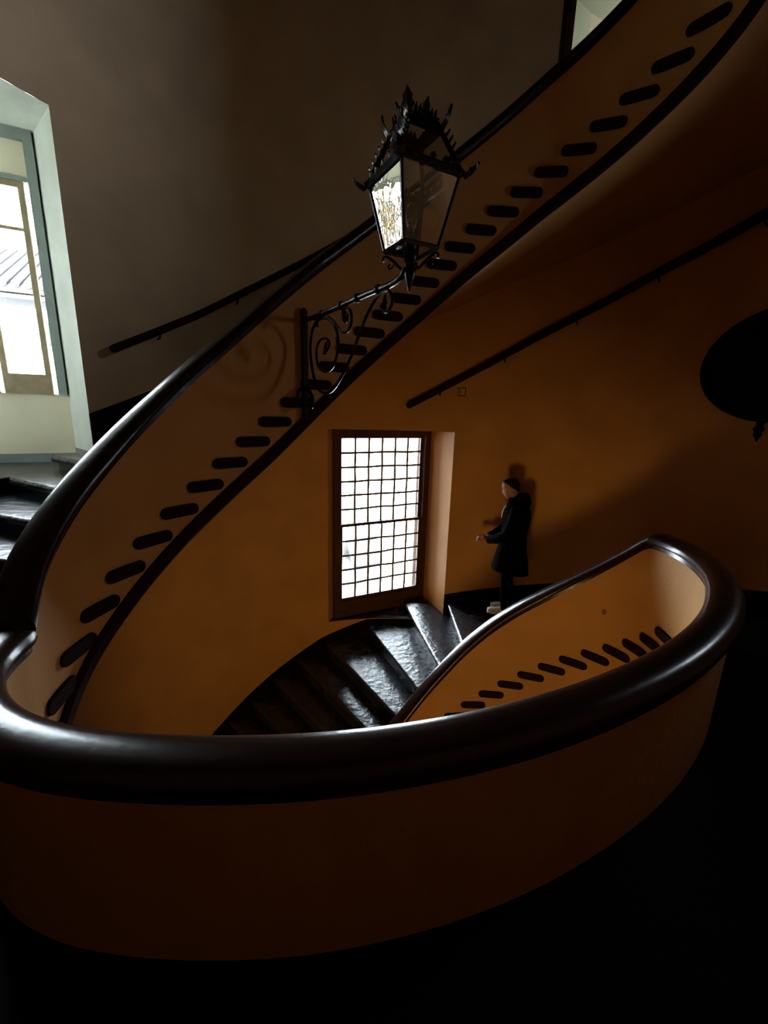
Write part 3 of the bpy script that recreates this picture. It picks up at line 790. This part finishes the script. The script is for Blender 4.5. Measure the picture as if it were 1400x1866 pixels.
# hands with five fingers each; right hand closed over the left
def hand(s):
    w = Vector((0.315, s * 0.062, 0.995)); fd = Vector((0.93, -s * 0.30, -0.22)).normalized()
    acr = Vector((0.1, s * 0.35, 0.93)); acr = (acr - fd * acr.dot(fd)).normalized()      # thumb side up
    pn_ = fd.cross(acr)
    knu = w + fd * 0.085
    ch = [[(w, 0.024), (w + fd * 0.045, (0.030, 0.020)), (knu - fd * 0.006, (0.034, 0.016))]]
    VF = [skin_mesh(ch, 2)]
    curl = -1 if s > 0 else 1
    inw = Vector((0, -s, 0))
    for i, (ln, o) in enumerate(((0.070, 0.030), (0.078, 0.010), (0.072, -0.011), (0.058, -0.031))):
        b = w + fd * 0.075 + acr * o
        d = fd; c = [(b, 0.0095)]; p = b
        for q, f in enumerate((0.45, 0.32, 0.25)):
            d = (d + (inw * 0.35 - ZZ * 0.55) * (0.75 if q else 0.45)).normalized()
            p = p + d * (ln * f); c.append((p, 0.0088 - 0.001 * q))
        VF.append(skin_mesh([c], 1))
    b = w + fd * 0.03 + acr * 0.024
    VF.append(skin_mesh([[(b, 0.012), (b + acr * 0.018 + fd * 0.025, 0.011), (b + acr * 0.022 + fd * 0.055 + inw * 0.006, 0.0095), (b + acr * 0.012 + fd * 0.078 + inw * 0.012, 0.008)]], 1))
    return VF
for s in (1, -1):
    for vf in hand(s): body.add(vf)
# head: stacked rings with brow, nose, lips and chin, bowed forward
HC = Vector((0.075, 0, 1.672)); BOW = math.radians(17)
def hx(p):
    c, s = math.cos(BOW), math.sin(BOW)
    return Vector((HC.x + p[0] * c + p[2] * s, p[1], HC.z - p[0] * s + p[2] * c))
HPROF = [(-0.125, 0.050, -0.030, 0.030), (-0.118, 0.080, -0.045, 0.044), (-0.10, 0.090, -0.065, 0.056), (-0.08, 0.087, -0.078, 0.062), (-0.06, 0.090, -0.086, 0.066), (-0.045, 0.089, -0.092, 0.069), (-0.02, 0.091, -0.10, 0.072), (0.0, 0.087, -0.104, 0.074), (0.015, 0.086, -0.106, 0.076), (0.035, 0.096, -0.107, 0.077), (0.06, 0.095, -0.105, 0.077), (0.085, 0.085, -0.098, 0.072), (0.105, 0.066, -0.082, 0.060), (0.12, 0.04, -0.055, 0.040), (0.126, 0.012, -0.02, 0.014)]
def headring(z, xf, xb, yw, n=28, grow=0.0):
    r = []
    for k in range(n):
        a = 2 * math.pi * k / n; c, s = math.cos(a), math.sin(a)
        x = (xf + grow) * c if c > 0 else -(xb - grow) * c
        y = (yw + grow) * math.copysign(abs(s) ** 0.85, s)
        if c > 0.9 and grow == 0:                        # nose
            g = max(0.0, 1 - abs(z + 0.028) / 0.045) if z < -0.02 else max(0.0, 1 - (z + 0.02) / 0.06)
            x += 0.026 * g * (1 if c > 0.985 else 0.35)
        if 0.72 < c < 0.95 and grow == 0: x -= 0.010 * max(0, 1 - abs(z - 0.012) / 0.016)   # eye sockets
        if c > 0.9 and grow == 0: x += 0.004 * max(0, 1 - abs(z + 0.068) / 0.012)            # lips
        r.append(hx((x, y, z)))
    return r
body.add(loft([headring(*q) for q in HPROF]))
for s in (1, -1):                                         # ears
    e = [[hx((-0.012 + 0.018 * f * math.cos(t), s * (0.076 + d), 0.0 + 0.032 * f * math.sin(t))) for t in [2 * math.pi * k / 10 for k in range(10)]] for f, d in ((0.5, -0.004), (1.0, 0.004), (0.9, 0.013), (0.4, 0.010))]
    body.add(loft(e))
link_mesh('body', *body_xf((body.V, body.F)), SKIN, per, 60)
eyes = Acc()
for s in (1, -1): eyes.add(lathe([(0.001, -0.009), (0.007, -0.005), (0.009, 0), (0.007, 0.005), (0.001, 0.009)], hx((0.074, s * 0.032, 0.012)), 8))
link_mesh('eyes', *body_xf((eyes.V, eyes.F)), EYE, per, 60)
# short dark hair: cap over skull and nape
hr = []
for z, xf, xb, yw in HPROF[5:]:
    ring = headring(z, xf, xb, yw, 28, 0.012)
    hr.append(ring)
n = 28; Vh = [p for r in hr for p in r]; Fh = []
def keep(k, i):
    c = math.cos(2 * math.pi * (k + 0.5) / n)
    return c < (-0.55, -0.35, -0.15, 0.05, 0.10, 0.20, 0.62, 2, 2, 2, 2, 2)[i]
for i in range(len(hr) - 1):
    for k in range(n):
        if keep(k, i): Fh.append((i * n + k, i * n + (k + 1) % n, (i + 1) * n + (k + 1) % n, (i + 1) * n + k))
Fh.append(tuple((len(hr) - 1) * n + k for k in range(n)))
link_mesh('hair', *body_xf((Vh, Fh)), HAIR, per, 60)
# trousers
tr = Acc()
for s in (1, -1):
    L = [(0.90, 0.0, 0.105, 0.10, 0.085), (0.72, 0.005, 0.092, 0.085, 0.088), (0.50, 0.015 if s > 0 else 0.03, 0.078, 0.072, 0.09), (0.30, 0.01 if s > 0 else -0.03, 0.073, 0.068, 0.088), (0.12, -0.005 if s > 0 else -0.025, 0.064, 0.060, 0.086), (0.075, -0.005 if s > 0 else -0.02, 0.066, 0.062, 0.086)]
    tr.add(loft([ell(cx, z, rx, ry, 16, 2.2, s * yo) for z, cx, rx, ry, yo in L]))
link_mesh('trousers', *body_xf((tr.V, tr.F)), TROUS, per, 60)
# coat: skirt to above the knee, chest, shoulders, sleeves and a hood lying on the back
ct = Acc()
R_ = [(0.60, -0.01, 0.235, 0.225), (0.605, -0.01, 0.24, 0.23), (0.75, -0.01, 0.215, 0.215), (0.92, -0.015, 0.175, 0.20), (1.05, -0.02, 0.16, 0.195), (1.18, -0.025, 0.168, 0.205), (1.30, -0.03, 0.172, 0.215), (1.40, -0.035, 0.160, 0.21), (1.46, -0.03, 0.13, 0.165), (1.50, -0.02, 0.105, 0.115), (1.535, -0.01, 0.095, 0.095), (1.56, -0.005, 0.098, 0.095)]
ct.add(loft([ell(cx, z, rx, ry, 28, 2.4, 0, 0.10 if z < 0.7 else 0) for z, cx, rx, ry in R_]))
for s in (1, -1):
    sl = [(-0.03, s * 0.155, 1.44, 0.085), (-0.02, s * 0.225, 1.36, 0.090), (0.02, s * 0.245, 1.23, 0.080), (0.06, s * 0.24, 1.13, 0.076), (0.13, s * 0.205, 1.075, 0.070), (0.21, s * 0.145, 1.03, 0.060), (0.285, s * 0.085, 1.00, 0.052)]
    pts = catmull([Vector(p[:3]) for p in sl], 3)
    rr = []
    for i in range(len(pts)):
        f = i / 3; j = min(int(f), len(sl) - 2); rr.append(sl[j][3] + (sl[j + 1][3] - sl[j][3]) * (f - j))
    rr = [r * (1 + 0.05 * math.sin(i * 2.3)) for i, r in enumerate(rr)]
    ct.add(tube(pts, rr, 14))
link_mesh('coat', *body_xf((ct.V, ct.F)), COAT, per, 50)
hd = loft([ell(cx, z, rx, ry, 20, 2.0, 0, -0.35) for z, cx, rx, ry in ((1.42, -0.12, 0.055, 0.11), (1.47, -0.10, 0.095, 0.13), (1.53, -0.075, 0.105, 0.125), (1.585, -0.06, 0.095, 0.112), (1.61, -0.06, 0.075, 0.10))])
link_mesh('hood', *body_xf(hd), COAT, per, 60)
for s in (1, -1):
    link_mesh('drawstring', *body_xf(tube(catmull([Vector((0.108, s * 0.05, 1.455)), Vector((0.132, s * 0.06, 1.41)), Vector((0.146, s * 0.066, 1.36)), Vector((0.150, s * 0.068, 1.30))], 4), 0.006, 6)), CORD, per, 60)
# trainers
def shoe(s, dx):
    up_ = [(-0.085, 0.03, 0.075, 0.010), (-0.075, 0.036, 0.09, 0.0), (-0.03, 0.038, 0.10, 0.0), (0.03, 0.040, 0.088, 0.0), (0.09, 0.046, 0.066, 0.0), (0.15, 0.048, 0.052, 0.0), (0.19, 0.036, 0.044, 0.0), (0.205, 0.016, 0.036, 0.004)]
    rings = []; sol = []
    for x, hw, h, b in up_:
        r = []
        for k in range(14):
            a = 2 * math.pi * k / 14
            y = hw * math.copysign(abs(math.cos(a)) ** 0.7, math.cos(a)); z = h / 2 + h / 2 * math.copysign(abs(math.sin(a)) ** 0.8, math.sin(a))
            r.append(Vector((x + dx, s * 0.086 + y * (1 - 0.25 * z / 0.1), 0.018 + z)))
        rings.append(r)
        sol.append([Vector((x + dx, s * 0.086 + (hw + 0.006) * c, z)) for c, z in ((-1, 0.0), (1, 0.0), (1, 0.028), (-1, 0.028))])
    sh = link_mesh('shoe', *body_xf(loft(rings)), SHOE, per, 60)
    link_mesh('sole', *body_xf(loft(sol)), SOLE, sh, 40)
    la = Acc()
    for i in range(4):
        x = 0.035 + i * 0.025 + dx; z = 0.018 + 0.088 - i * 0.008
        la.add(tube([Vector((x, s * 0.086 - 0.028, z - 0.014)), Vector((x + 0.004, s * 0.086, z + 0.003)), Vector((x, s * 0.086 + 0.028, z - 0.014))], 0.004, 6))
    link_mesh('laces', *body_xf((la.V, la.F)), CORD, sh, 60)
shoe(1, 0.02); shoe(-1, -0.01)

# ------------------------------------------------------------------ the street outside
def house(name, org, w, d, h, label, wins, roofh=1.6, eave=0.5, z0=-9.0, wm=EXTW, tiles=True):
    """org: near left corner; front faces -VV"""
    root = empty(name, org + ZZ * (z0 + ZL)); tag(root, label, 'building')
    def pt_(t, dd, z): return org + UU * t + VV * dd + ZZ * (z + ZL)
    V = [pt_(0, 0, z0), pt_(w, 0, z0), pt_(w, d, z0), pt_(0, d, z0), pt_(0, 0, h), pt_(w, 0, h), pt_(w, d, h), pt_(0, d, h)]
    link_mesh('wall', V, [(3, 2, 1, 0), (4, 5, 6, 7), (0, 1, 5, 4), (1, 2, 6, 5), (2, 3, 7, 6), (3, 0, 4, 7)], wm, root)
    R = [pt_(-eave, -eave, h - 0.05), pt_(w + eave, -eave, h - 0.05), pt_(w + eave, d / 2, h + roofh), pt_(-eave, d / 2, h + roofh), pt_(w + eave, d + eave, h - 0.05), pt_(-eave, d + eave, h - 0.05)]
    R2 = [v + ZZ * 0.14 for v in R]
    rf = link_mesh('roof', R + R2, [(0, 1, 2, 3), (3, 2, 4, 5), (6, 9, 8, 7), (9, 11, 10, 8), (0, 6, 7, 1), (1, 7, 8, 2), (2, 8, 10, 4), (0, 3, 9, 6), (3, 5, 11, 9), (4, 10, 11, 5)], ROOFT, root)
    t = 0.0; me = None
    while tiles and t < w + eave:
        a_ = pt_(-eave + 0.1, -eave - 0.05, h + 0.13); b_ = pt_(-eave + 0.1, d / 2, h + roofh + 0.17)
        if me is None:
            o = link_mesh('tile_row', *tube([a_, b_], 0.085, 8), ROOFT, rf, 60); me = o.data
        else:
            o = link_data('tile_row', me, rf); o.location = UU * t
        t += 0.24
    link_mesh('cornice', *box((pt_(0, -0.12, h - 0.22) + pt_(w, -0.12, h - 0.22)) / 2, w, 0.24, 0.16, AX), EXTD, rf)
    for (t0, t1, a0, a1) in wins:
        c = (pt_(t0, -0.03, a0) + pt_(t1, -0.03, a1)) / 2
        f = link_mesh('window', *box(c, t1 - t0, 0.10, a1 - a0, AX), EXTW, root)
        link_mesh('shutter', *box(c - VV * 0.05, (t1 - t0) * 0.72, 0.06, (a1 - a0) * 0.8, AX), EXTD, f)
        link_mesh('window_sill', *box((pt_(t0, -0.08, a0) + pt_(t1, -0.08, a0)) / 2, t1 - t0 + 0.2, 0.22, 0.08, AX), EXTD, f)
    return root
wg = empty('added_shade_wing', W1L - UU * 1.2 + VV * 3 + ZZ * (ZL - 9)); tag(wg, 'added unseen block outside, shading the leaded window reveal', kind='structure')  # added out of view to keep sky light off the right reveal
link_mesh('wall', *box(W1L - UU * 1.35 + VV * 4.1 + ZZ * (ZL - 2), 1.5, 7.0, 14.0, AX), WINGM, wg)
oA = W2R + VV * 9.0 - UU * 12.0
house('building', oA, 11.5, 7, 2.5, 'pale house with tiled roof seen through the left window', [(t, t + 0.9, 1.25, 1.95) for t in (1.4, 3.2, 5.0, 6.8, 8.6, 10.2)], roofh=1.7)
FAINT = mat('pale_lilac_wall', (0.060, 0.054, 0.056), 0.9, var=0.1, scale=1)
oB = W1L + VV * 14.0 + UU * 6.2
house('building', oB, 1.5, 1.6, -8.0, 'faint narrow gabled house seen through the lower panes of the leaded window', [(0.12 + i * 0.28, 0.30 + i * 0.28, -10.6, -8.6) for i in range(5)], roofh=1.1, eave=0.12, z0=-17.0, wm=FAINT, tiles=False)
